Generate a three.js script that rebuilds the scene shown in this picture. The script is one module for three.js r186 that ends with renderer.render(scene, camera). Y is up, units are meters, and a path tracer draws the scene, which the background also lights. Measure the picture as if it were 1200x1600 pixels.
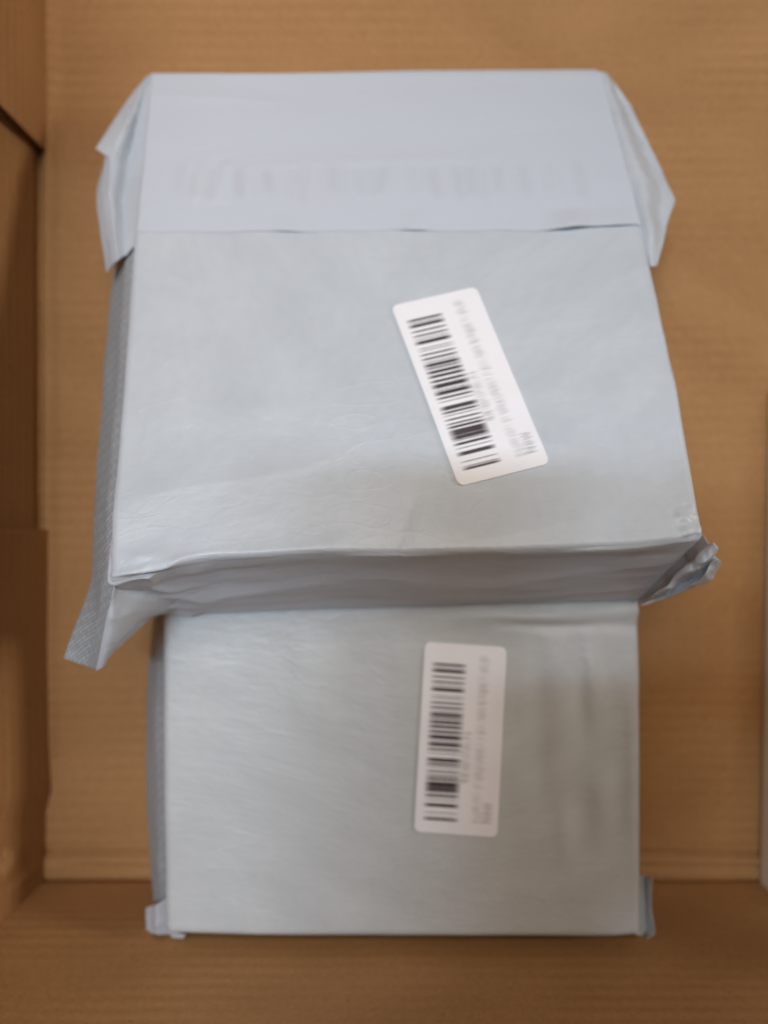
import * as THREE from 'three';
import { mergeGeometries, mergeVertices, toCreasedNormals } from 'three/addons/utils/BufferGeometryUtils.js';
import { RoundedBoxGeometry } from 'three/addons/geometries/RoundedBoxGeometry.js';
import { ImprovedNoise } from 'three/addons/math/ImprovedNoise.js';
import { RectAreaLightUniformsLib } from 'three/addons/lights/RectAreaLightUniformsLib.js';
import { MarchingCubes } from 'three/addons/objects/MarchingCubes.js';

// ---------------------------------------------------------------- camera, lamps, exposure
const D = 0.30;                        // metres per unit of distance below the lens
const H = 1.31 * D;                    // lens height above the floor of the carton
const F = 1186;                        // focal length in photograph pixels (1200 x 1600)
const scene = new THREE.Scene();
scene.background = new THREE.Color(0x000000);
const camera = new THREE.PerspectiveCamera(2 * Math.atan(800 / F) * 180 / Math.PI, 0.75, 0.005, 20);
camera.position.set(0, H, 0);
camera.up.set(0, 0, -1);
camera.lookAt(0, 0, 0);
camera.focus = 0.262; camera.userData.fStop = 3.8;   // hand-held and focused a little short: everything is slightly soft

const renderer = new THREE.WebGLRenderer({ antialias: true });
renderer.setSize(768, 1024);
renderer.toneMapping = THREE.LinearToneMapping;
renderer.toneMappingExposure = 1.0;
renderer.shadowMap.enabled = true;
renderer.shadowMap.type = THREE.PCFSoftShadowMap;
RectAreaLightUniformsLib.init();

// cool tube above, plus two added fills: broad warm panel behind, low side lamp
const TUBE = { w: 0.7, d: 0.09, pos: [-0.42, 2.35, -0.28], color: [0.60, 0.79, 1.0], L: 128 };
const FILL_PANEL = { w: 1.8, d: 1.8, pos: [-0.10, 2.4, -0.95], color: [1.0, 0.88, 0.74], L: 2.9 };  // added fill standing in for the warm ambient light
const SIDE_FILL = { w: 0.5, d: 0.4, pos: [2.2, 0.94, -0.55], color: [1.0, 0.94, 0.88], L: 27, aim: [-0.16, 0.03, -0.22] };  // added low lamp that brightens the far left wall
function lampLight(p) {
  const l = new THREE.RectAreaLight(new THREE.Color().setRGB(...p.color), p.L, p.w, p.d);
  l.position.set(...p.pos); l.castShadow = true;
  if (p.aim) l.lookAt(...p.aim); else l.rotation.x = -Math.PI / 2;   // a RectAreaLight shines along its own -z; lookAt turns that way
  return l;
}

// ---------------------------------------------------------------- helpers
const noise = new ImprovedNoise();
const N3 = (x, y, z) => noise.noise(x + 13.7, y + 7.3, z + 3.1);
const ridge = (x, y, z) => { const n = 1 - Math.abs(N3(x, y, z)) * 2; return n > 0 ? n * n : 0; };
const gauss = (x, s) => Math.exp(-(x * x) / (2 * s * s));
const sstep = (a, b, x) => { const t = Math.min(1, Math.max(0, (x - a) / (b - a))); return t * t * (3 - 2 * t); };
let seed = 7;
const rnd = () => { seed = (seed * 1664525 + 1013904223) >>> 0; return seed / 4294967296; };
const V = (x, y, z) => new THREE.Vector3(x, y, z);
// a point of the place measured on the photograph, at its own distance d (in D) below the lens
const at = (px, py, d) => V((px - 600) / F * d * D, H - d * D, (py - 800) / F * d * D);

function finish(o) { o.castShadow = true; o.receiveShadow = true; return o; }
function part(name, geo, mat, parent, label) {
  const m = finish(new THREE.Mesh(geo, mat)); m.name = name; parent.add(m);
  if (label) m.userData.label = label;
  return m;
}
function thing(name, label, category, group) {
  const g = new THREE.Group(); g.name = name; g.userData = { label, category };
  if (group) g.userData.group = group;
  scene.add(g); return g;
}
// point on a polyline at fraction t of its length
function along(pts, t) {
  let L = 0; const l = [0];
  for (let i = 1; i < pts.length; i++) { L += pts[i].distanceTo(pts[i - 1]); l.push(L); }
  const s = Math.min(1, Math.max(0, t)) * L;
  for (let i = 1; i < pts.length; i++) if (s <= l[i] || i === pts.length - 1) {
    const k = l[i] > l[i - 1] ? (s - l[i - 1]) / (l[i] - l[i - 1]) : 0;
    return pts[i - 1].clone().lerp(pts[i], k);
  }
  return pts[0].clone();
}
const smoothRail = (pts, n = 40) => new THREE.CatmullRomCurve3(pts, false, 'centripetal').getPoints(n);

function gridIndex(nu, nv, off = 0, flip = false) {
  const ix = [];
  for (let j = 0; j < nv; j++) for (let i = 0; i < nu; i++) {
    const a = off + j * (nu + 1) + i, b = a + 1, c = a + nu + 1, d = c + 1;
    if (flip) ix.push(a, b, c, b, d, c); else ix.push(a, c, b, b, c, d);
  }
  return ix;
}
// a film of plastic or paper: grid of points given a thickness, with closed rims
function sheet(nu, nv, fn, thick, uvFn) {
  const top = [], uv = [];
  for (let j = 0; j <= nv; j++) for (let i = 0; i <= nu; i++) {
    const p = fn(i / nu, j / nv); top.push(p);
    uv.push(...(uvFn ? uvFn(i / nu, j / nv, p) : [p.x, p.z]));
  }
  const g0 = new THREE.BufferGeometry();
  g0.setAttribute('position', new THREE.Float32BufferAttribute(top.flatMap((p) => [p.x, p.y, p.z]), 3));
  g0.setIndex(gridIndex(nu, nv)); g0.computeVertexNormals();
  const nn = g0.attributes.normal, pos = [], uvs = [...uv, ...uv];
  top.forEach((p) => pos.push(p.x, p.y, p.z));
  top.forEach((p, k) => pos.push(p.x - nn.getX(k) * thick, p.y - nn.getY(k) * thick, p.z - nn.getZ(k) * thick));
  const M = top.length, ix = [...gridIndex(nu, nv), ...gridIndex(nu, nv, M, true)];
  const rim = [];
  for (let i = 0; i <= nu; i++) rim.push(i);
  for (let j = 1; j <= nv; j++) rim.push(j * (nu + 1) + nu);
  for (let i = nu - 1; i >= 0; i--) rim.push(nv * (nu + 1) + i);
  for (let j = nv - 1; j >= 0; j--) rim.push(j * (nu + 1));
  for (let k = 0; k + 1 < rim.length; k++) { const a = rim[k], b = rim[k + 1]; ix.push(a, b, a + M, b, b + M, a + M); }
  const g = new THREE.BufferGeometry();
  g.setAttribute('position', new THREE.Float32BufferAttribute(pos, 3));
  g.setAttribute('uv', new THREE.Float32BufferAttribute(uvs, 2));
  g.setIndex(ix); g.computeVertexNormals();
  return g;
}
// film stretched over several rails (lines of points), straight or rounded between them
function railSheet(rails, { nu = 60, per = 8, thick = 0.0004, smooth = false, wob = 0.0006, f = 60, uvs = 1 } = {}) {
  const R = rails.length - 1, nv = per * R;
  const len = rails[0].reduce((s, p, i, a) => i ? s + p.distanceTo(a[i - 1]) : 0, 0);
  return sheet(nu, nv, (u, v) => {
    const P = rails.map((r) => along(r, u));
    let p;
    if (smooth && R > 1) p = new THREE.CatmullRomCurve3(P).getPoint(v);
    else { const s = Math.min(R - 1e-6, v * R), i = Math.floor(s); p = P[i].clone().lerp(P[i + 1], s - i); }
    const k = Math.sin(Math.PI * Math.min(1, v * 1.0)) * 0.6 + 0.4 * v;
    p.x += N3(p.x * f, p.y * f, p.z * f) * wob * k;
    p.y += (N3(p.x * f + 9, p.y * f, p.z * f) + 0.5 * N3(p.x * f * 3, p.y * f * 3 + 5, p.z * f * 3)) * wob * k;
    p.z += N3(p.x * f, p.y * f + 4, p.z * f) * wob * k * 0.5;
    return p;
  }, thick, (u, v, p) => [u * len * uvs, v * 0.03 * uvs]);
}
// closed soft body: a rounded block whose cross sections follow measured edges
function softBody(sections, { nu = 140, nv = 140, nw = 26, r = 0.006, dims, disp }) {
  const [W, L, T] = dims;
  const ease = (n, dim) => {                 // denser towards the rounded edges
    const a = []; const e = Math.min(0.2, r / dim), m = 6;
    for (let i = 0; i < m; i++) a.push(e * i / m);
    for (let i = 0; i <= n; i++) a.push(e + (1 - 2 * e) * i / n);
    for (let i = 1; i <= m; i++) a.push(1 - e + e * i / m);
    return a;
  };
  const U = ease(nu, W), Vv = ease(nv, L), Wv = ease(nw, T);
  const map = (u, v, w) => {
    let i = 0; while (i < sections.length - 2 && v > sections[i + 1].v) i++;
    const a = sections[i], b = sections[i + 1], k = (v - a.v) / (b.v - a.v);
    const t = along(a.top, u).lerp(along(b.top, u), k), o = along(a.bot, u).lerp(along(b.bot, u), k);
    return o.lerp(t, w);
  };
  const pos = [], uv = [], ix = [];
  const point = (u, v, w) => {
    const p = V(u * W, v * L, w * T);
    const q = V(Math.min(W - r, Math.max(r, p.x)), Math.min(L - r, Math.max(r, p.y)), Math.min(T - r, Math.max(r, p.z)));
    const d = p.clone().sub(q); let n = V(0, 0, 1);
    if (d.length() > 1e-9) { n = d.clone().normalize(); p.copy(q).addScaledVector(n, r); }
    const c = map(p.x / W, p.y / L, p.z / T);
    const nw3 = V(n.x, n.z, n.y);
    if (disp) c.addScaledVector(nw3, disp(c, p.x / W, p.y / L, p.z / T, nw3));
    pos.push(c.x, c.y, c.z); uv.push(c.x + c.y * 0.7, c.z - c.y * 0.9);
  };
  const face = (A, B, f, flip) => {
    const off = pos.length / 3;
    for (const b of B) for (const a of A) point(...f(a, b));
    for (const k of gridIndex(A.length - 1, B.length - 1, off, flip)) ix.push(k);
  };
  face(U, Vv, (a, b) => [a, b, 1], false);
  face(U, Vv, (a, b) => [a, b, 0], true);
  face(U, Wv, (a, b) => [a, 1, b], true);
  face(U, Wv, (a, b) => [a, 0, b], false);
  face(Vv, Wv, (a, b) => [0, a, b], true);
  face(Vv, Wv, (a, b) => [1, a, b], false);
  let g = new THREE.BufferGeometry();
  g.setAttribute('position', new THREE.Float32BufferAttribute(pos, 3));
  g.setAttribute('uv', new THREE.Float32BufferAttribute(uv, 2));
  g.setIndex(ix); g = mergeVertices(g, 1e-6); g.computeVertexNormals();
  return g;
}

// ---------------------------------------------------------------- textures and materials
function dataTex(n, fn, srgb, size) {
  const d = new Uint8Array(n * n * 4);
  for (let y = 0; y < n; y++) for (let x = 0; x < n; x++) {
    const c = fn(x / n, y / n, x, y); const k = (y * n + x) * 4;
    d[k] = c[0]; d[k + 1] = c[1]; d[k + 2] = c[2]; d[k + 3] = 255;
  }
  const t = new THREE.DataTexture(d, n, n);
  t.wrapS = t.wrapT = THREE.RepeatWrapping; t.magFilter = THREE.LinearFilter; t.minFilter = THREE.LinearMipmapLinearFilter; t.generateMipmaps = true;
  if (srgb) t.colorSpace = THREE.SRGBColorSpace;
  t.repeat.set(1 / size, 1 / size); t.needsUpdate = true;
  return t;
}
// noise that wraps round the tile
function tile(u, v, fx, fy, s = 0) {
  const a = u * 2 * Math.PI, b = v * 2 * Math.PI;
  return N3(Math.cos(a) * fx / 6.283 + s, Math.sin(a) * fx / 6.283 + Math.cos(b) * fy / 6.283, Math.sin(b) * fy / 6.283 + s * 1.7);
}
const cl = (x) => Math.max(0, Math.min(255, x));
// kraft liner: 0.40 m tile, fibres and faint washboard of the flutes beneath (running across)
const speck = new Float32Array(1024 * 1024).map(() => rnd());
const kraftFn = (r, g, b) => (u, v, x, y) => {
  const big = tile(u, v, 9, 14, 2) * 7 + tile(u, v, 8, 24, 8) * 2.5;
  const fib = tile(u, v, 150, 200, 4) * 5 + tile(u, v, 240, 120, 6) * 4;
  const sp = (speck[y * 1024 + x] - 0.5) * 9;
  const k = big + fib + sp + Math.sin(v * 2 * Math.PI * 60 + tile(u, v, 5, 5, 1) * 1.2) * 3.6 * (0.6 + tile(u, v, 6, 10, 12) * 1.5) - (speck[((y >> 1) * 1024 + (x >> 2)) % 1048576] > 0.9985 ? 22 : 0);
  return [cl(r + k), cl(g + k * 0.95), cl(b + k * 0.85)];
};
const kraftMap = dataTex(1024, kraftFn(169, 123, 75), true, 0.40);
const kraftBump = dataTex(1024, (u, v, x, y) => {
  const fl = Math.sin(v * 2 * Math.PI * 60 + tile(u, v, 5, 5, 1) * 1.2) * 16 * (0.7 + tile(u, v, 5, 9, 3));
  const k = cl(128 + fl + tile(u, v, 200, 200, 5) * 20 + (speck[y * 1024 + x] - 0.5) * 14 + tile(u, v, 12, 30, 7) * 26);
  return [k, k, k];
}, false, 0.40);
const kraft = new THREE.MeshStandardMaterial({ map: kraftMap, bumpMap: kraftBump, bumpScale: 0.0005, roughness: 0.78 });
const kraftEdge = new THREE.MeshStandardMaterial({ map: dataTex(256, (u, v) => { const k = tile(u, v, 60, 60, 3) * 10; return [cl(186 + k), cl(148 + k), cl(100 + k)]; }, true, 0.05), roughness: 0.9 });
// grey polythene of the mailers: fine stretch wrinkles
const filmBump = dataTex(1024, (u, v) => {
  const a = tile(u, v, 14, 50, 1) * 34 + tile(u, v, 40, 120, 2) * 20 + tile(u, v, 120, 120, 3) * 8;
  const crease = (fx, fy, s, w) => Math.pow(Math.max(0, 1 - Math.abs(tile(u, v, fx, fy, s)) * w), 3);
  const b = crease(10, 34, 9, 11) * 46 * (0.5 + tile(u, v, 8, 8, 5)) + crease(26, 44, 12, 9) * 26 * (0.5 + tile(u, v, 9, 9, 6)) - crease(16, 60, 15, 10) * 22;
  const k = cl(118 + a + b); return [k, k, k];
}, false, 0.22);
const filmMap = dataTex(512, (u, v) => {
  const k = tile(u, v, 12, 18, 3) * 5 + tile(u, v, 60, 90, 5) * 3;
  return [cl(196 + k), cl(201 + k), cl(207 + k)];
}, true, 0.25);
const film = new THREE.MeshPhysicalMaterial({ map: filmMap, bumpMap: filmBump, bumpScale: 0.0006, roughness: 0.36, specularIntensity: 0.8 });
const filmOld = new THREE.MeshPhysicalMaterial({ color: 0xfffbf4, map: filmMap, bumpMap: filmBump, bumpScale: 0.0006, roughness: 0.38, specularIntensity: 0.8 });
// sealed margin of the mailers: rows of short pale dashes pressed into darker film
const weaveFn = (lo, hi) => (u, v) => {
  const rows = 14, y = v * rows, row = Math.floor(y), fy = y - row;
  const cols = 7, x = u * cols + (row % 2) * 0.5, col = Math.floor(x), fx = x - col;
  const dot = sstep(0.16, 0.32, fx) * sstep(0.84, 0.68, fx) * sstep(0.2, 0.4, fy) * sstep(0.85, 0.65, fy);
  const h = Math.sin((row * 7.13 + (col % cols) * 3.71)) * 0.25 + 0.75;
  return lo + (hi - lo) * dot * h;
};
const weaveMap = dataTex(512, (u, v) => { const k = weaveFn(142, 226)(u, v); return [k - 3, k + 1, k + 4]; }, true, 0.0165);
const weaveBump = dataTex(512, (u, v) => { const k = weaveFn(60, 220)(u, v); return [k, k, k]; }, false, 0.0165);
const weave = new THREE.MeshPhysicalMaterial({ map: weaveMap, bumpMap: weaveBump, bumpScale: 0.0002, roughness: 0.5, specularIntensity: 0.6 });
const weavePale = new THREE.MeshPhysicalMaterial({ map: dataTex(512, (u, v) => { const k = weaveFn(190, 216)(u, v); return [k - 2, k, k + 5]; }, true, 0.0165), bumpMap: weaveBump, bumpScale: 0.00015, roughness: 0.45 });

// ---------------------------------------------------------------- the carton
const box = thing('cardboard_box', 'open brown corrugated cardboard box seen from inside, holding the grey mailers', 'cardboard box');
const XB = at(58, 0, 1.31).x;                     // left wall, rear layer
const XC = at(80, 0, 1.31).x;                     // left wall, front flap
const ZN = at(0, 1374, 1.31).z;                   // near wall
const ZF = -0.58, XR = 0.42, WALL = 0.28;
{
  // base, with the pressed creases along the near fold and the rolled edge by the left wall
  const zc = (py) => at(0, py, 1.31).z;
  const nu = 260, nv = 420;
  const floorY = (x, z) => {
    let y = N3(x * 7, 0, z * 9) * 0.0006 + N3(x * 5, 2, z * 60) * 0.00022;
    const w = N3(x * 14, 3, 1) * 0.0012;
    y -= 0.0022 * gauss(z - zc(1334) - w, 0.0008) + 0.0016 * gauss(z - zc(1353) - w * 0.6, 0.0007) * sstep(at(90, 0, 1.31).x, at(140, 0, 1.31).x, x);
    y += 0.0011 * sstep(zc(1333), zc(1346), z) * sstep(zc(1376), zc(1366), z);
    y += 0.0030 * gauss(x - at(78, 0, 1.31).x + N3(z * 12, 0, 4) * 0.0012, 0.0030) * sstep(zc(1250), zc(1150), z);
    y -= 0.0020 * gauss(x - at(61, 0, 1.31).x, 0.0012);
    return y;
  };
  const xs0 = XB - 0.004, xs1 = XR + 0.002, zs0 = ZF - 0.002, zs1 = ZN + 0.004;
  part('base_panel', sheet(nu, nv, (u, v) => {
    const uu = u < 0.35 ? u / 0.35 * 0.08 : 0.08 + (u - 0.35) / 0.65 * 0.92;
    const vv = v < 0.55 ? v / 0.55 * 0.84 : 0.84 + (v - 0.55) / 0.45 * 0.16;
    const x = xs0 + (xs1 - xs0) * uu, z = zs0 + (zs1 - zs0) * vv;
    return V(x, floorY(x, z), z);
  }, 0.004), kraft, box);

  // a corrugated wall panel: two liners and the fluted sheet between them (flutes run along the wall)
  const liner = (fn, nu, nv) => sheet(nu, nv, fn, 0.0006, (u, v, p) => [p.z * 1.0 + 0.11, p.y + p.x * 0.6 + 0.07]);
  const panel = (name, x0, z0, z1, thick, bulge, lean = 0.10, pitch = 0.0042, high = WALL) => {
    const front = liner((u, v) => {
      const y = 0.0 + v * high, z = z0 + (z1 - z0) * u;
      return V(x0 - lean * y + (bulge ? bulge(y, z) : 0) + N3(y * 18, z * 14, x0 * 50) * 0.0005, y, z);
    }, 90, 90);
    const m = part(name, front, kraft, box);
    const back = liner((u, v) => V(x0 - thick - lean * v * high + (bulge ? bulge(v * high, z0 + (z1 - z0) * u) : 0), v * high, z0 + (z1 - z0) * u), 40, 40);
    part('back_liner', back, kraftEdge, m);
    // flutes: zig-zag over the height
    const n = Math.round(high / pitch) * 6;
    const fl = sheet(1, n, (u, v) => {
      const y = v * high, a = (Math.sin(y / pitch * 2 * Math.PI) * 0.5 - 0.5);
      return V(x0 - lean * y - 0.0008 + a * (thick - 0.0014) + (bulge ? bulge(y, u ? z1 : z0) : 0), y, z0 + (z1 - z0) * (0.002 + 0.996 * u));
    }, 0.0003);
    part('flute_sheet', fl, kraftEdge, m);
    return m;
  };
  const zA = at(0, 239, 1.31).z, zC = at(0, 826, 1.31).z;
  panel('side_panel', XB + 0.0005, ZF, ZN + 0.004, 0.0045, null, 0.10, 0.0042, 0.40);                                   // rear layer, its unseen top raised to shade the left strip
  panel('side_flap', XB + 0.0058, ZF, zA, 0.0055, null, 0.03, 0.0046);                                            // far flap, cut edge shows the flutes
  panel('side_flap', XC, zC, ZN + 0.002, 0.005, (y, z) => {                                     // near flap, dented towards the corner
    const k = sstep(zc(1225), zc(1275), z + y * 0.25);
    return -0.0028 * k + 0.0022 * gauss(z - zc(1306), 0.004) * gauss(y - 0.034, 0.006) - 0.003 * gauss(z - zc(1290), 0.003) * gauss(y - 0.040, 0.005) + 0.0009 * gauss(z - zc(1345), 0.0015) * gauss(y - 0.02, 0.01);
  });
  // near, far and right walls
  const wall = (a, b, nx, nz, thick, wob, high = WALL) => {
    const g = sheet(110, 70, (u, v) => {
      const y = v * high, k = 0.06 * y + N3(u * 9, y * 30, nx + nz * 3) * wob;
      return V(a[0] + (b[0] - a[0]) * u - nx * k, y, a[1] + (b[1] - a[1]) * u - nz * k);
    }, thick, (u, v, p) => [p.x + p.z * 0.9 + 0.2, p.y + 0.13]);
    return part('end_panel', g, kraft, box);
  };
  wall([XR, ZN], [XB - 0.03, ZN], 0, -1, -0.0045, 0.0007);
  wall([XB - 0.03, ZF], [XR, ZF], 0, 1, -0.0045, 0.0007);
  wall([XR, ZF], [XR, ZN], -1, 0, -0.0045, 0.0007, 0.2);
}

// ---------------------------------------------------------------- white carton against the right wall
{
  const b = thing('white_carton', 'pale off-white paper carton standing against the inside wall of the box', 'carton');
  const p0 = at(1199, 610, 1.31), p1 = at(1184, 1377, 1.31);
  const white = new THREE.MeshStandardMaterial({
    map: dataTex(256, (u, v) => { const k = tile(u, v, 20, 20, 2) * 6 + tile(u, v, 90, 90, 4) * 5; return [cl(246 + k), cl(238 + k), cl(220 + k)]; }, true, 0.1), roughness: 0.6,
  });
  const len = p1.z - p0.z, w = 0.075, h = 0.062;
  const ang = Math.atan2(p1.x - p0.x, len);
  const g = new THREE.Group();
  b.position.set((p0.x + p1.x) / 2, 0.0016, (p0.z + p1.z) / 2); b.rotation.y = ang;
  const body = new RoundedBoxGeometry(w, h - 0.012, len, 3, 0.0014); body.translate(w / 2, (h - 0.012) / 2, 0);
  part('body', body, white, b);
  const lid = new RoundedBoxGeometry(w + 0.0016, 0.0115, len + 0.0006, 3, 0.0014); lid.translate(w / 2, h - 0.006, 0);
  part('lid', lid, white, b);
}

// ---------------------------------------------------------------- print of the labels
function labelTexture() {
  const W = 512, Hh = 1180, c = document.createElement('canvas'); c.width = W; c.height = Hh;
  const x = c.getContext('2d');
  x.fillStyle = '#f1f0f1'; x.fillRect(0, 0, W, Hh);
  // bars: centre and thickness measured down the label
  const bars = [[277, 16], [295, 5], [315, 24], [352, 12], [382, 12], [403, 5], [427, 26], [465, 5], [480, 5], [507, 12], [535, 14], [556, 5], [577, 24], [598, 11], [622, 22], [650, 20], [680, 18], [712, 30], [738, 5], [757, 26], [787, 14], [810, 5], [850, 27], [876, 14], [895, 5], [920, 11], [945, 10], [965, 16], [998, 40], [1028, 26], [1045, 5], [1065, 17], [1090, 5], [1122, 25], [1168, 5], [1195, 5], [1208, 15]];
  const toY = (v) => (v - 150) / 1140 * Hh, k = Hh / 1140;
  x.fillStyle = '#3f3338';
  for (const [cy, th] of bars) x.fillRect(0.13 * W, toY(cy) - th * k * 0.43, 0.36 * W, th * k * 0.86);
  // lettering runs up the label; in the photograph it is smeared beyond reading, so it stays as small broken strokes
  const line = (lx, hgt, y0, y1, gaps, alpha) => {
    let y = y0;
    while (y < y1) {
      const w = 7 + rnd() * 9;
      if (rnd() > gaps) {
        x.fillStyle = 'rgba(70,60,66,' + (alpha * (0.7 + rnd() * 0.3)).toFixed(2) + ')';
        const s = hgt * (0.55 + rnd() * 0.45);
        x.fillRect(lx + (rnd() < 0.4 ? hgt - s : 0), y, s, 3.2);
        if (rnd() < 0.55) x.fillRect(lx + rnd() * hgt * 0.7, y, 4, w * 0.8);
        if (rnd() < 0.5) x.fillRect(lx, y + w * 0.7, s * 0.9, 3);
      }
      y += w + 3;
    }
  };
  line(0.535 * W, 46, 0.46 * Hh, 0.72 * Hh, 0.04, 0.6);
  line(0.70 * W, 46, 0.055 * Hh, 0.93 * Hh, 0.10, 0.5);
  x.save(); x.translate(0.905 * W, 0.935 * Hh); x.rotate(-Math.PI / 2);
  x.fillStyle = 'rgba(70,60,66,0.6)'; x.font = '66px sans-serif'; x.fillText('New', 0, 0); x.restore();
  // the print is soft across the label, as it shows: bars fade out at their ends, strokes run together
  const n = document.createElement('canvas'); n.width = W; n.height = Hh;
  const nx = n.getContext('2d');
  for (let i = 0; i < 15; i++) { nx.globalAlpha = 1 / (i + 1); nx.drawImage(c, (i - 7) * 3.2, 0); }
  const t = new THREE.CanvasTexture(n); t.magFilter = THREE.LinearFilter; t.colorSpace = THREE.SRGBColorSpace; t.anisotropy = 8; t.generateMipmaps = true;
  return t;
}
const labelPaper = new THREE.MeshStandardMaterial({ map: labelTexture(), roughness: 0.55 });
// paper label with rounded corners laid on a surface; corners in order: a-b short side, d-c opposite
function labelGeo(a, b, c, d, surf) {
  const nu = 16, nv = 52, r = 0.075;             // corner radius as a share of the width
  const asp = 2.35, e = r / asp;
  const vOf = (v) => v < 0.2 ? e * (1 - Math.cos(v / 0.2 * Math.PI / 2)) : v > 0.8 ? 1 - e * (1 - Math.cos((1 - v) / 0.2 * Math.PI / 2)) : e + (1 - 2 * e) * (v - 0.2) / 0.6;
  const st = (u, v) => {                         // the grid's corners pulled in to a rounded outline
    const t = vOf(v), q = Math.min(t, 1 - t) * asp;
    const inset = q < r ? r - Math.sqrt(Math.max(0, r * r - (r - q) * (r - q))) : 0;
    return [inset + (1 - 2 * inset) * u, t];
  };
  return sheet(nu, nv, (u, v) => { const [s, t] = st(u, v); return surf(a.clone().lerp(b, s).lerp(d.clone().lerp(c, s), t)); }, 0.00025,
    (u, v) => { const [s, t] = st(u, v); return [s, 1 - t]; });
}

// ---------------------------------------------------------------- lower mailer, flat on the base
{
  const m = thing('poly_mailer', 'grey plastic mailer lying flat under the other, dull with upright wrinkles', 'mailer bag', 'grey mailers');
  const TOP = 1.11, BOT = 1.3;
  const zOf = (py) => at(0, py, TOP).z;
  const wr = (x, z) => {
    const px = 600 + x / (TOP * D) * F;
    const right = sstep(430, 800, px) * sstep(1480, 1250, 800 + z / (TOP * D) * F);
    let y = N3(x * 9, 5, z * 9) * 0.0011 + N3(x * 30, 7, z * 16) * 0.0004;
    const py = 800 + z / (TOP * D) * F, sway = N3(x * 6, 0, z * 14) * 16;
    // upright drawn folds on the right half, each with its own length
    for (const [fx, w, y0, y1, h] of [[838, 12, 960, 1130, -0.0010], [868, 16, 990, 1250, 0.0012], [905, 9, 975, 1160, -0.0022], [925, 14, 1000, 1120, 0.0016], [950, 9, 970, 1100, -0.0014], [938, 14, 1190, 1300, 0.0015], [962, 14, 1150, 1330, -0.0016], [912, 12, 1210, 1330, -0.0014], [815, 18, 1180, 1290, 0.0009], [560, 20, 980, 1200, -0.0008], [470, 18, 985, 1150, 0.0007], [620, 16, 970, 1130, 0.0008], [525, 22, 980, 1260, -0.0011], [505, 12, 1000, 1180, 0.0008], [985, 8, 1080, 1300, 0.0012], [880, 9, 1240, 1330, 0.0010], [845, 10, 1150, 1240, -0.0009], [430, 16, 1000, 1120, -0.0006]])
      y += (h > 0 ? h : h * 0.55) * gauss(px - fx - sway, w * 1.1) * sstep(y0 - 20, y0 + 60, py) * sstep(y1 + 40, y1 - 60, py);
    y += right * (N3(x * 60, 6, z * 24) * 0.0007 + N3(x * 26, 1, z * 60) * 0.0005);
    y += (1 - right) * N3(x * 16, 2, z * 55) * 0.00035;
    // slack folds running to the far corner
    const fan = sstep(600, 780, px);
    y += fan * (0.0013 * gauss(py - 955 - (1000 - px) * 0.05, 8) - 0.0015 * gauss(py - 974 + (900 - px) * 0.02 - N3(x * 30, 1, 1) * 8, 6) + 0.0008 * gauss(py - 967 - (px - 700) * 0.02, 5));
    return y;
  };
  const mk = (top, dyb, zin) => {
    const t = top.map(([px, py]) => at(px, py, TOP));
    return { top: t, bot: t.map((p) => V(p.x * 0.985 - 0.0005, H - BOT * D, p.z + zin)) };
  };
  const sec = [
    { v: 0, ...mk([[256, 925], [640, 922], [1000, 915]], 0, 0.004) },
    { v: 0.12, ...mk([[253, 985], [640, 985], [1000, 985]], 0, 0) },
    { v: 0.5, ...mk([[253, 1190], [640, 1190], [1001, 1190]], 0, 0) },
    { v: 1, ...mk([[257, 1462], [400, 1466], [700, 1467], [960, 1468], [1003, 1464]], 0, -0.002) },
  ];
  const body = softBody(sec, { nu: 210, nv: 170, nw: 14, r: 0.0035, dims: [0.208, 0.142, 0.057], disp: (c, u, v, w, n) => n.y > 0.3 ? wr(c.x, c.z) * n.y : N3(c.x * 30, c.y * 40, c.z * 30) * 0.0007 });
  part('bag', body, filmOld, m);
  const yT = H - TOP * D;
  part('label', labelGeo(at(664, 1002, TOP), at(791, 1011, TOP), at(776, 1307, TOP), at(647, 1299, TOP),
    (p) => V(p.x, yT + wr(p.x, p.z) + 0.0007, p.z)), labelPaper, m, 'white paper barcode label stuck along the mailer');
  // sealed side margin along the left, tab at both near corners
  const L = (a) => a.map(([x, y, d]) => at(x, y, d));
  part('sealed_margin', railSheet([
    L([[276, 950, 1.135], [276, 1100, 1.135], [276, 1300, 1.135], [280, 1455, 1.135]]),
    smoothRail(L([[246, 952, 1.17], [243, 1100, 1.17], [246, 1300, 1.17], [252, 1450, 1.17]])),
    smoothRail(L([[240, 955, 1.21], [231, 1060, 1.22], [228, 1170, 1.22], [231, 1290, 1.22], [239, 1400, 1.21], [243, 1452, 1.2]])),
  ], { nu: 120, wob: 0.0008 }), weave, m, 'dark sealed margin with rows of pale dashes');
  part('corner_tab', railSheet([
    L([[264, 1400, 1.15], [266, 1460, 1.15]]), L([[245, 1414, 1.14], [248, 1460, 1.14]]), L([[227, 1418, 1.17], [228, 1456, 1.17]]),
  ], { nu: 24, wob: 0.0012, f: 110 }), weavePale, m);
  part('corner_tab', railSheet([
    L([[988, 1366, 1.15], [988, 1458, 1.14]]), L([[1010, 1369, 1.19], [1010, 1466, 1.16]]), smoothRail(L([[1019, 1371, 1.15], [1018, 1415, 1.15], [1022, 1445, 1.14], [1022, 1460, 1.14], [1010, 1467, 1.14]])),
  ], { nu: 30, wob: 0.0006, f: 90 }), filmOld, m);
  part('corner_tab', railSheet([
    L([[262, 1455, 1.13], [290, 1461, 1.13]]), L([[268, 1466, 1.135], [286, 1467, 1.135]]),
  ], { nu: 12, wob: 0.0006, f: 120 }), filmOld, m);
}

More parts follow.
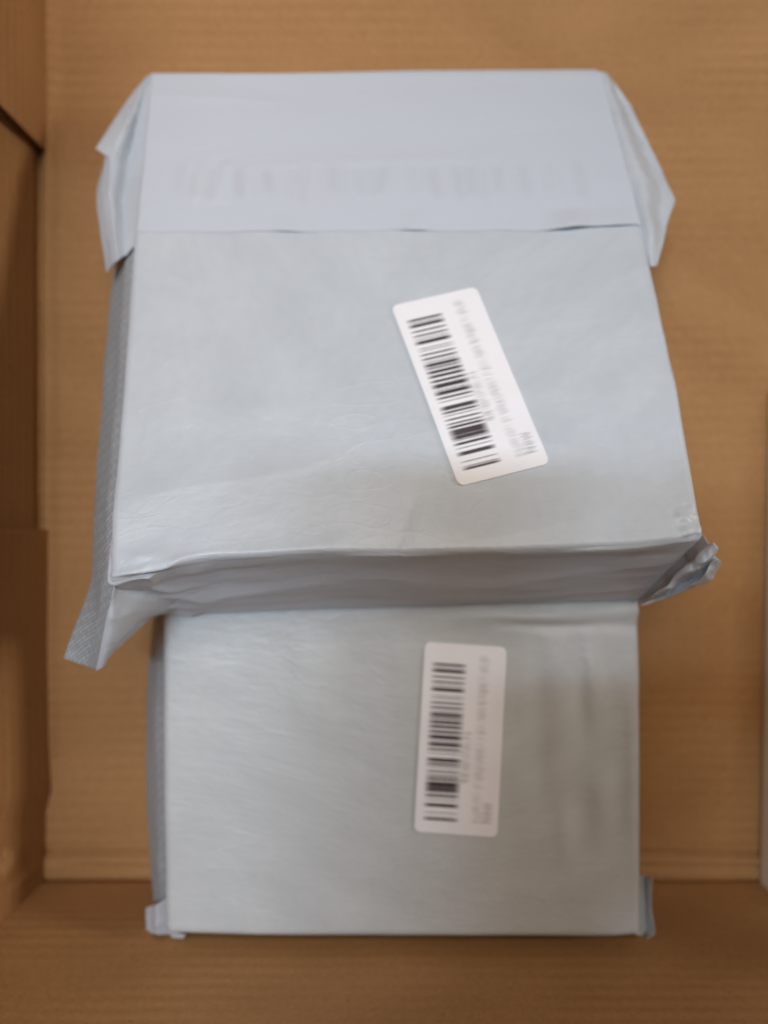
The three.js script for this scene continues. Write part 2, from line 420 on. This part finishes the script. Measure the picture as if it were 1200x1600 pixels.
// ---------------------------------------------------------------- upper mailer, leaning on the lower one
{
  const m = thing('poly_mailer_001', 'pale grey plastic mailer with a closed flap, leaning on the lower mailer', 'mailer bag', 'grey mailers');
  const dT = (py) => 0.9435 / (1 + 0.406 * (py - 800) / F);
  const P = (px, py) => at(px, py, dT(py));
  const planeY = (z) => H - (0.92 + 0.406 * (0.058 - z / D)) * D;
  const pxOf = (p) => 600 + p.x / (H - p.y) * F, pyOf = (p) => 800 + p.z / (H - p.y) * F;
  const wr = (x, z) => {
    const p = V(x, planeY(z), z), px = pxOf(p), py = pyOf(p);
    let y = N3(x * 7, 1, z * 10) * 0.0011 + N3(x * 8, 4, z * 45) * 0.0004 + ridge(x * 9 + z * 5, 6, z * 34) * ridge(x * 5, 3, z * 7 + 2) * 0.0009;
    // slanting pulls towards the right edge, crumple along the near edge
    const rt = sstep(720, 1050, px) * sstep(380, 520, py);
    y += rt * N3((x - z * 0.8) * 12, 3, (x * 0.8 + z) * 55) * 0.0008;
    const ne = sstep(760, 870, py);
    y += ne * (N3(x * 24, 9, z * 30) * 0.0014 + N3(x * 60, 9, z * 60) * 0.0006);
    y -= 0.0005 * gauss((px - 640) + (py - 800) * 0.35, 9) * gauss(py - 810, 32);
    y += sstep(1030, 1075, px) * gauss(py - 818, 22) * N3(x * 210, 2, z * 260) * 0.0022;
    y += gauss(px - 245, 55) * gauss(py - 885, 16) * ridge(x * 40 + z * 60, 1, z * 110) * 0.003;
    return y;
  };
  const mk = (top, bot) => ({ top: top.map(([x, y]) => P(x, y)), bot });
  const under = (top, y, zin, n = 5) => { const t = top.map(([x, yy]) => P(x, yy)); return [0, 0.25, 0.5, 0.75, 1].map((u) => { const p = along(t, u); return V(p.x * 0.975, y, p.z + zin); }); };
  const t0 = [[234, 111], [420, 112], [640, 107], [938, 106]];
  const t1 = [[222, 235], [975, 228]], t2 = [[207, 362], [1003, 350]], t3 = [[191, 600], [1060, 600]], t4 = [[174, 800], [1088, 765]];
  const nearTop = [[167, 913], [236, 890], [330, 872], [500, 862], [640, 864], [800, 860], [1000, 850], [1104, 838]];
  const sec = [
    { v: 0, ...mk(t0, under(t0, 0.004, 0.012)) },
    { v: 0.16, ...mk(t1, under(t1, 0.005, 0.0)) },
    { v: 0.32, ...mk(t2, under(t2, 0.012, 0)) },
    { v: 0.62, ...mk(t3, under(t3, H - 1.175 * D, 0)) },
    { v: 0.86, ...mk(t4, under(t4, H - 1.118 * D, 0)) },
    { v: 1, ...mk(nearTop, [[240, 964], [420, 958], [600, 951], [800, 946], [1003, 941]].map(([x, y]) => at(x, y, 1.1))) },
  ];
  const body = softBody(sec, { nu: 230, nv: 220, nw: 34, r: 0.0035, dims: [0.220, 0.250, 0.055],
    disp: (c, u, v, w, n) => {
      if (n.y > 0.35) return wr(c.x, c.z) * n.y;
      if (v > 0.9) {                               // near end: sagging film with drawn folds
        const e = sstep(0, 0.15, u) * sstep(1, 0.93, u);
        return (N3(c.x * 12, c.y * 50, 2) * 0.0022 + N3(c.x * 26 + c.y * 20, c.y * 110, 5) * 0.0010 + ridge(c.x * 10 - c.y * 26, c.y * 30, 3) * 0.0010) * e * sstep(0.02, 0.2, w) * sstep(1, 0.85, w)
          + gauss(u - 0.06, 0.05) * ridge(c.x * 60 + c.y * 40, c.y * 60, 1) * 0.002;
      }
      return N3(c.x * 30, c.y * 40, c.z * 30) * 0.0006;
    } });
  part('bag', body, film, m);

  // closing flap glued down over the far half
  const flapEdge = (u) => {
    const px = 215 + (1000 - 215) * u;
    return 362 - 2 * u - 7 * sstep(0.8, 1, u) + N3(u * 9, 0, 2) * 2 + N3(u * 40, 0, 5) * 0.8;
  };
  const surfTop = (px, py) => { const p = P(px, py); return V(p.x, p.y + wr(p.x, p.z), p.z); };
  const printed = (() => {                       // faint lettering of the glued side showing through the film, too weak to read
    const W = 1024, Hh = 384, c = document.createElement('canvas'); c.width = W; c.height = Hh;
    const x = c.getContext('2d'); x.fillStyle = 'rgb(199,203,211)'; x.fillRect(0, 0, W, Hh);
    for (let px = 75; px < 940;) {
      const w = 8 + rnd() * 15, y0 = Hh * (0.565 + rnd() * 0.04), y1 = Hh * (0.76 + rnd() * 0.06), s = (rnd() - 0.3) * 14;
      x.fillStyle = 'rgba(150,156,172,' + (0.025 + rnd() * 0.05).toFixed(3) + ')';
      for (let k = 0; k < 6; k++) { x.beginPath(); x.moveTo(px + s + k, y0 + k * 3); x.lineTo(px + s + w - k, y0 + k * 3); x.lineTo(px + w - s - k, y1 - k * 3); x.lineTo(px - s + k, y1 - k * 3); x.fill(); x.globalAlpha = 0.45; }
      x.globalAlpha = 1;
      px += w + 5 + rnd() * 16 + (rnd() > 0.86 ? 26 : 0);
    }
    const n = document.createElement('canvas'); n.width = W; n.height = Hh; const nx = n.getContext('2d');
    for (let i = 0; i < 9; i++) { nx.globalAlpha = 1 / (i + 1); nx.drawImage(c, (i - 4) * 2.5, ((i * 5) % 9 - 4) * 1.5); }
    const t = new THREE.CanvasTexture(n); t.colorSpace = THREE.SRGBColorSpace; t.generateMipmaps = true;
    const m2 = film.clone(); m2.map = t; m2.bumpMap = filmBump.clone(); m2.bumpMap.repeat.set(1, 0.37); m2.bumpMap.needsUpdate = true; return m2;
  })();
  part('closing_flap', sheet(260, 150, (u, v) => {
    const pyE = flapEdge(u), py = 116 + (pyE - 116) * v;
    const l = 236 + (212 - 236) * (py - 112) / 250 + 2.5, r = 938 + (1001 - 938) * (py - 108) / 244 - 2.5;
    const px = l + (r - l) * u, p = surfTop(px, py);
    let o = 0.00028;
    // pressed adhesive strip, seen as a row of short upright ripples
    const band = sstep(248, 262, py) * sstep(325, 305, py) * (0.55 + 0.45 * N3(p.x * 14, 6, 1));
    o += band * sstep(235, 330, px) * sstep(960, 800, px) * (Math.max(0, N3(p.x * 125 + p.z * 20, 1, 1)) * 0.0018 + N3(p.x * 300, 1, p.z * 40) * 0.00025);
    o += 0.0003 * gauss(py - 252 + (px - 500) * 0.03 + N3(p.x * 10, 3, 3) * 12, 5) * gauss(px - 560, 130) + Math.abs(N3(p.x * 11, 8, p.z * 40)) * 0.0004;
    // free edge, lifted in a few places
    const e = sstep(0.86, 1, v);
    o += e * (0.0026 * gauss(u - 0.862, 0.028) + 0.0012 * gauss(u - 0.955, 0.03) + 0.0009 * gauss(u - 0.55, 0.02) + 0.0006 * gauss(u - 0.3, 0.02));
    return V(p.x, p.y + o, p.z);
  }, 0.00016, (u, v) => [u, 1 - v]), printed, m, 'smooth closing flap glued across the far half');

  part('label', labelGeo(P(611, 479), P(743, 449), P(859, 724), P(717, 760),
    (p) => V(p.x, planeY(p.z) + wr(p.x, p.z) + 0.0008, p.z)), labelPaper, m, 'white paper barcode label stuck on askew');

  const S = (a) => a.map(([x, y, k]) => at(x, y, dT(y) + k));      // k: depth below the top face
  // wings of loose film at the far corners
  part('corner_wing', railSheet([
    S([[242, 113, 0.008], [236, 180, 0.012], [226, 255, 0.034]]),
    S([[234, 116, 0.002], [216, 180, 0.016], [198, 252, 0.052]]),
    S([[231, 118, 0.0], [204, 178, 0.0], [172, 249, 0.017]]),
    S([[227, 121, 0.004], [188, 170, 0.012], [149, 232, 0.02]]),
  ], { nu: 50, per: 8, wob: 0.0009, f: 70 }), film, m);
  part('corner_wing', railSheet([
    S([[238, 200, 0.018], [229, 255, 0.024], [224, 310, 0.016], [219, 372, 0.016]]),
    S([[214, 200, 0.032], [201, 252, 0.042], [192, 310, 0.040], [197, 398, 0.032]]),
    S([[196, 205, 0.010], [174, 249, 0.016], [170, 305, 0.020], [184, 407, 0.024]]),
    S([[176, 212, 0.020], [163, 248, 0.028], [157, 302, 0.03], [173, 414, 0.04]]),
  ], { nu: 70, per: 8, wob: 0.0008, f: 80 }), film, m);
  part('corner_wing', railSheet([
    S([[172, 244, 0.047], [161, 300, 0.026], [176, 412, 0.036]]),
    smoothRail(S([[166, 247, 0.055], [151, 300, 0.036], [156, 360, 0.042], [166, 426, 0.055]])),
  ], { nu: 50, per: 5, wob: 0.0005, f: 90 }), weavePale, m, 'pale sealed edge of the loose film');
  part('corner_wing', railSheet([
    S([[930, 112, 0.008], [954, 205, 0.008], [980, 300, 0.008], [996, 352, 0.008], [1016, 416, 0.008]]),
    S([[946, 114, 0.002], [978, 215, -0.006], [1003, 290, -0.008], [1013, 350, -0.004], [1021, 417, 0.006]]),
    S([[955, 124, 0.014], [998, 222, 0.010], [1030, 300, 0.014], [1030, 350, 0.010], [1025, 417, 0.008]]),
    S([[950, 116, 0.008], [985, 165, 0.012], [1020, 238, 0.012], [1054, 312, 0.02], [1044, 346, 0.016], [1027, 416, 0.01]]),
  ], { nu: 90, per: 8, wob: 0.0013, f: 70, smooth: true }), film, m);

  // sealed margin down the left side, ending in the folded ear at the near corner
  part('sealed_margin', railSheet([
    S([[228, 366, 0.022], [212, 600, 0.022], [198, 800, 0.022], [190, 900, 0.022], [160, 1000, 0.09], [150, 1046, 0.13]]),
    S([[200, 372, 0.045], [183, 600, 0.05], [167, 800, 0.05], [164, 900, 0.05], [146, 990, 0.10], [136, 1042, 0.135]]),
    smoothRail(S([[182, 378, 0.10], [167, 520, 0.11], [158, 640, 0.115], [149, 760, 0.12], [145, 860, 0.12], [142, 905, 0.12], [122, 965, 0.13], [99, 1029, 0.14]])),
  ], { nu: 200, per: 8, wob: 0.0009 }), weave, m, 'dark sealed margin with rows of pale dashes');
  part('corner_ear', railSheet([
    S([[180, 906, 0.012], [168, 960, 0.05], [158, 1010, 0.09], [150, 1048, 0.125]]),
    S([[186, 914, 0.03], [178, 965, 0.055], [170, 1005, 0.085], [160, 1042, 0.12]]),
    S([[220, 920, 0.06], [215, 955, 0.09], [200, 985, 0.11], [168, 1030, 0.13]]),
    S([[300, 930, 0.12], [272, 950, 0.16], [236, 964, 0.17], [170, 1026, 0.14]]),
  ], { nu: 60, per: 10, wob: 0.0015, f: 60, smooth: true }), film, m);
  // ear folded over at the near right corner
  part('corner_ear', railSheet([
    S([[962, 926, 0.28], [1010, 884, 0.28], [1050, 850, 0.24], [1090, 826, 0.13]]),
    S([[1002, 940, 0.20], [1046, 912, 0.18], [1080, 884, 0.13], [1108, 850, 0.04]]),
    S([[1018, 932, 0.135], [1050, 906, 0.10], [1086, 874, 0.05], [1112, 848, 0.008]]),
    S([[1022, 936, 0.155], [1062, 904, 0.085], [1096, 880, 0.03], [1119, 856, 0.012]]),
    S([[1024, 938, 0.165], [1066, 912, 0.12], [1098, 892, 0.085], [1118, 872, 0.05]]),
    S([[1020, 939, 0.16], [1064, 922, 0.11], [1100, 898, 0.06], [1122, 872, 0.03]]),
    S([[1000, 944, 0.165], [1040, 935, 0.15], [1080, 920, 0.125], [1112, 905, 0.10], [1127, 880, 0.07]]),
  ], { nu: 70, per: 7, wob: 0.0026, f: 120, smooth: true }), film, m);
}

// ---------------------------------------------------------------- tube lamp, added fill lamps and what shades them
function lampFixture(name, label, p, glow) {
  const g = thing(name, label, 'lamp');
  const metal = new THREE.MeshStandardMaterial({ color: 0xd8d8d4, roughness: 0.5 });
  const em = new THREE.MeshStandardMaterial({ color: 0x222222, emissive: new THREE.Color().setRGB(...p.color), emissiveIntensity: glow });
  const house = new RoundedBoxGeometry(p.w + 0.03, 0.04, p.d + 0.03, 2, 0.006); house.translate(0, 0.035, 0);
  part('housing', house, metal, g);
  const dif = new RoundedBoxGeometry(p.w, 0.012, p.d, 2, 0.003); dif.translate(0, 0.0085, 0);
  part('diffuser', dif, em, g);
  const l = lampLight(p); scene.add(l);
  g.position.set(...p.pos);
  if (p.aim) { g.quaternion.copy(l.quaternion); g.rotateX(Math.PI / 2); }
}
lampFixture('tube_lamp', 'short cool white tube lamp hanging above the open box', TUBE, 1);
lampFixture('added_fill_panel', 'added broad warm fill lamp, unseen, above and beyond the far wall of the box', FILL_PANEL, 1);

{
  const ph = thing('phone', 'slim dark phone held above the box, its lens looking down', 'phone');
  const dark = new THREE.MeshStandardMaterial({ color: 0x17181a, roughness: 0.35 });
  const bodyG = new RoundedBoxGeometry(0.080, 0.0085, 0.168, 4, 0.004); part('body', bodyG, dark, ph);
  const glass = new THREE.MeshPhysicalMaterial({ color: 0x050506, roughness: 0.08 });
  const scr = new RoundedBoxGeometry(0.075, 0.0008, 0.160, 2, 0.0004); scr.translate(0, 0.0045, 0); part('screen', scr, glass, ph);
  ph.position.set(-0.026, H + 0.013, 0.030);
}
lampFixture('added_side_fill', 'added square fill lamp, unseen, low on the right to brighten the far left wall', SIDE_FILL, 1);

// the photographer crouching over the near side: outside the frame, but the shade on the near half is theirs
{
  const sd = (bones) => (p) => {
    let d = 9, k = 0.018;
    for (const [a, b, ra, rb] of bones) {
      const ab = b.clone().sub(a), t = Math.min(1, Math.max(0, p.clone().sub(a).dot(ab) / Math.max(1e-9, ab.lengthSq())));
      const e = p.distanceTo(a.clone().addScaledVector(ab, t)) - (ra + (rb - ra) * t);
      const h = Math.max(0, 1 - Math.abs(d - e) / k);
      d = Math.min(d, e) - h * h * k * 0.25;
    }
    return d;
  };
  const meshField = (fn, c, half, res) => {
    const mc = new MarchingCubes(res, new THREE.MeshStandardMaterial(), false, false, 120000);
    mc.isolation = 0;
    for (let z = 0; z < res; z++) for (let y = 0; y < res; y++) for (let x = 0; x < res; x++) {
      const p = V((x - res / 2) / (res / 2) * half + c.x, (y - res / 2) / (res / 2) * half + c.y, (z - res / 2) / (res / 2) * half + c.z);
      mc.field[x + y * res + z * res * res] = -fn(p);
    }
    mc.update();
    const n = mc.count, pos = new Float32Array(n * 3), nor = new Float32Array(n * 3);
    for (let i = 0; i < n * 3; i++) { pos[i] = mc.positionArray[i] * half + [c.x, c.y, c.z][i % 3]; nor[i] = mc.normalArray[i]; }
    const g = new THREE.BufferGeometry();
    g.setAttribute('position', new THREE.BufferAttribute(pos, 3)); g.setAttribute('normal', new THREE.BufferAttribute(nor, 3));
    return g;
  };
  const B = (a, b, ra, rb) => [V(...a), V(...b), ra, rb];
  const yP = H + 0.014;
  const body = [
    B([0.05, 0.46, 0.60], [0.08, 0.76, 0.40], 0.15, 0.14), B([-0.08, 0.78, 0.34], [0.24, 0.78, 0.34], 0.075, 0.075), B([0.08, 0.78, 0.34], [0.09, 0.86, 0.24], 0.06, 0.055),
    B([0.09, 0.87, 0.18], [0.09, 0.93, 0.17], 0.085, 0.09), B([0.09, 0.83, 0.13], [0.09, 0.81, 0.15], 0.05, 0.045), B([0.09, 0.815, 0.085], [0.09, 0.795, 0.08], 0.014, 0.018),
    B([0.25, 0.77, 0.34], [0.35, 0.60, 0.24], 0.055, 0.044), B([0.35, 0.60, 0.24], [0.20, yP + 0.02, 0.05], 0.044, 0.030),
    B([-0.09, 0.77, 0.34], [-0.18, 0.58, 0.40], 0.055, 0.044), B([-0.18, 0.58, 0.40], [-0.06, yP + 0.02, 0.21], 0.044, 0.029),
    B([-0.05, 0.46, 0.60], [-0.16, 0.50, 0.34], 0.095, 0.07), B([-0.16, 0.50, 0.34], [-0.15, 0.09, 0.46], 0.062, 0.042), B([-0.15, 0.04, 0.49], [-0.16, 0.03, 0.30], 0.045, 0.032),
    B([0.15, 0.46, 0.60], [0.26, 0.50, 0.34], 0.095, 0.07), B([0.26, 0.50, 0.34], [0.25, 0.09, 0.46], 0.062, 0.042), B([0.25, 0.04, 0.49], [0.26, 0.03, 0.30], 0.045, 0.032),
  ];
  for (const [a, b] of body) for (const q of [a, b]) if (q.y > 0.55 || q.z > 0.29) { q.x += 0.10; q.z += 0.12; }
  const finger = (pts, r) => pts.slice(1).map((p, i) => B(pts[i], p, r - i * 0.0008, r - (i + 1) * 0.0008));
  const hands = [
    // right hand: palm beside the phone, fingers under its edge, thumb on top
    B([0.20, yP + 0.02, 0.05], [0.12, yP + 0.008, 0.01], 0.030, 0.028), B([0.085, yP + 0.006, -0.035], [0.075, yP + 0.006, 0.075], 0.024, 0.022),
    ...finger([[0.07, yP, 0.032], [0.045, yP - 0.016, 0.034], [0.024, yP - 0.016, 0.036]], 0.0095), ...finger([[0.07, yP, 0.050], [0.04, yP - 0.018, 0.052], [0.012, yP - 0.017, 0.056]], 0.0095),
    ...finger([[0.07, yP, 0.070], [0.04, yP - 0.018, 0.074], [0.010, yP - 0.017, 0.076]], 0.009), ...finger([[0.07, yP, 0.086], [0.04, yP - 0.016, 0.094], [0.012, yP - 0.016, 0.096]], 0.008),
    ...finger([[0.08, yP + 0.018, 0.04], [0.045, yP + 0.022, 0.03], [0.008, yP + 0.016, 0.03]], 0.011),
    // left hand: cups the lower end of the phone
    B([-0.06, yP + 0.02, 0.21], [-0.02, yP + 0.006, 0.155], 0.028, 0.026), B([-0.05, yP + 0.002, 0.140], [0.04, yP + 0.002, 0.135], 0.022, 0.020),
    ...finger([[0.035, yP, 0.135], [0.05, yP - 0.006, 0.105], [0.035, yP + 0.002, 0.085]], 0.0095), ...finger([[0.015, yP - 0.004, 0.125], [0.02, yP - 0.019, 0.11], [0.016, yP - 0.019, 0.104]], 0.009),
    ...finger([[-0.005, yP - 0.004, 0.125], [-0.004, yP - 0.018, 0.105], [-0.006, yP - 0.018, 0.095]], 0.009), ...finger([[-0.028, yP - 0.004, 0.125], [-0.03, yP - 0.017, 0.108], [-0.032, yP - 0.017, 0.10]], 0.008),
    ...finger([[-0.05, yP + 0.014, 0.135], [-0.055, yP + 0.02, 0.11], [-0.045, yP + 0.017, 0.085]], 0.011),
  ];
  const cloth = new THREE.MeshStandardMaterial({ color: 0x3a3f49, roughness: 0.9 });
  const skin = new THREE.MeshStandardMaterial({ color: 0xb98a6c, roughness: 0.6 });
  const pr = thing('person', 'crouching person in dark clothes holding a phone over the open box', 'person');
  const gb = meshField(sd(body), V(0.15, 0.53, 0.50), 0.64, 96), gh = meshField(sd(hands), V(0.07, yP, 0.09), 0.16, 100);
  part('body', mergeGeometries([gb, gh]), cloth, pr);
}
renderer.render(scene, camera);
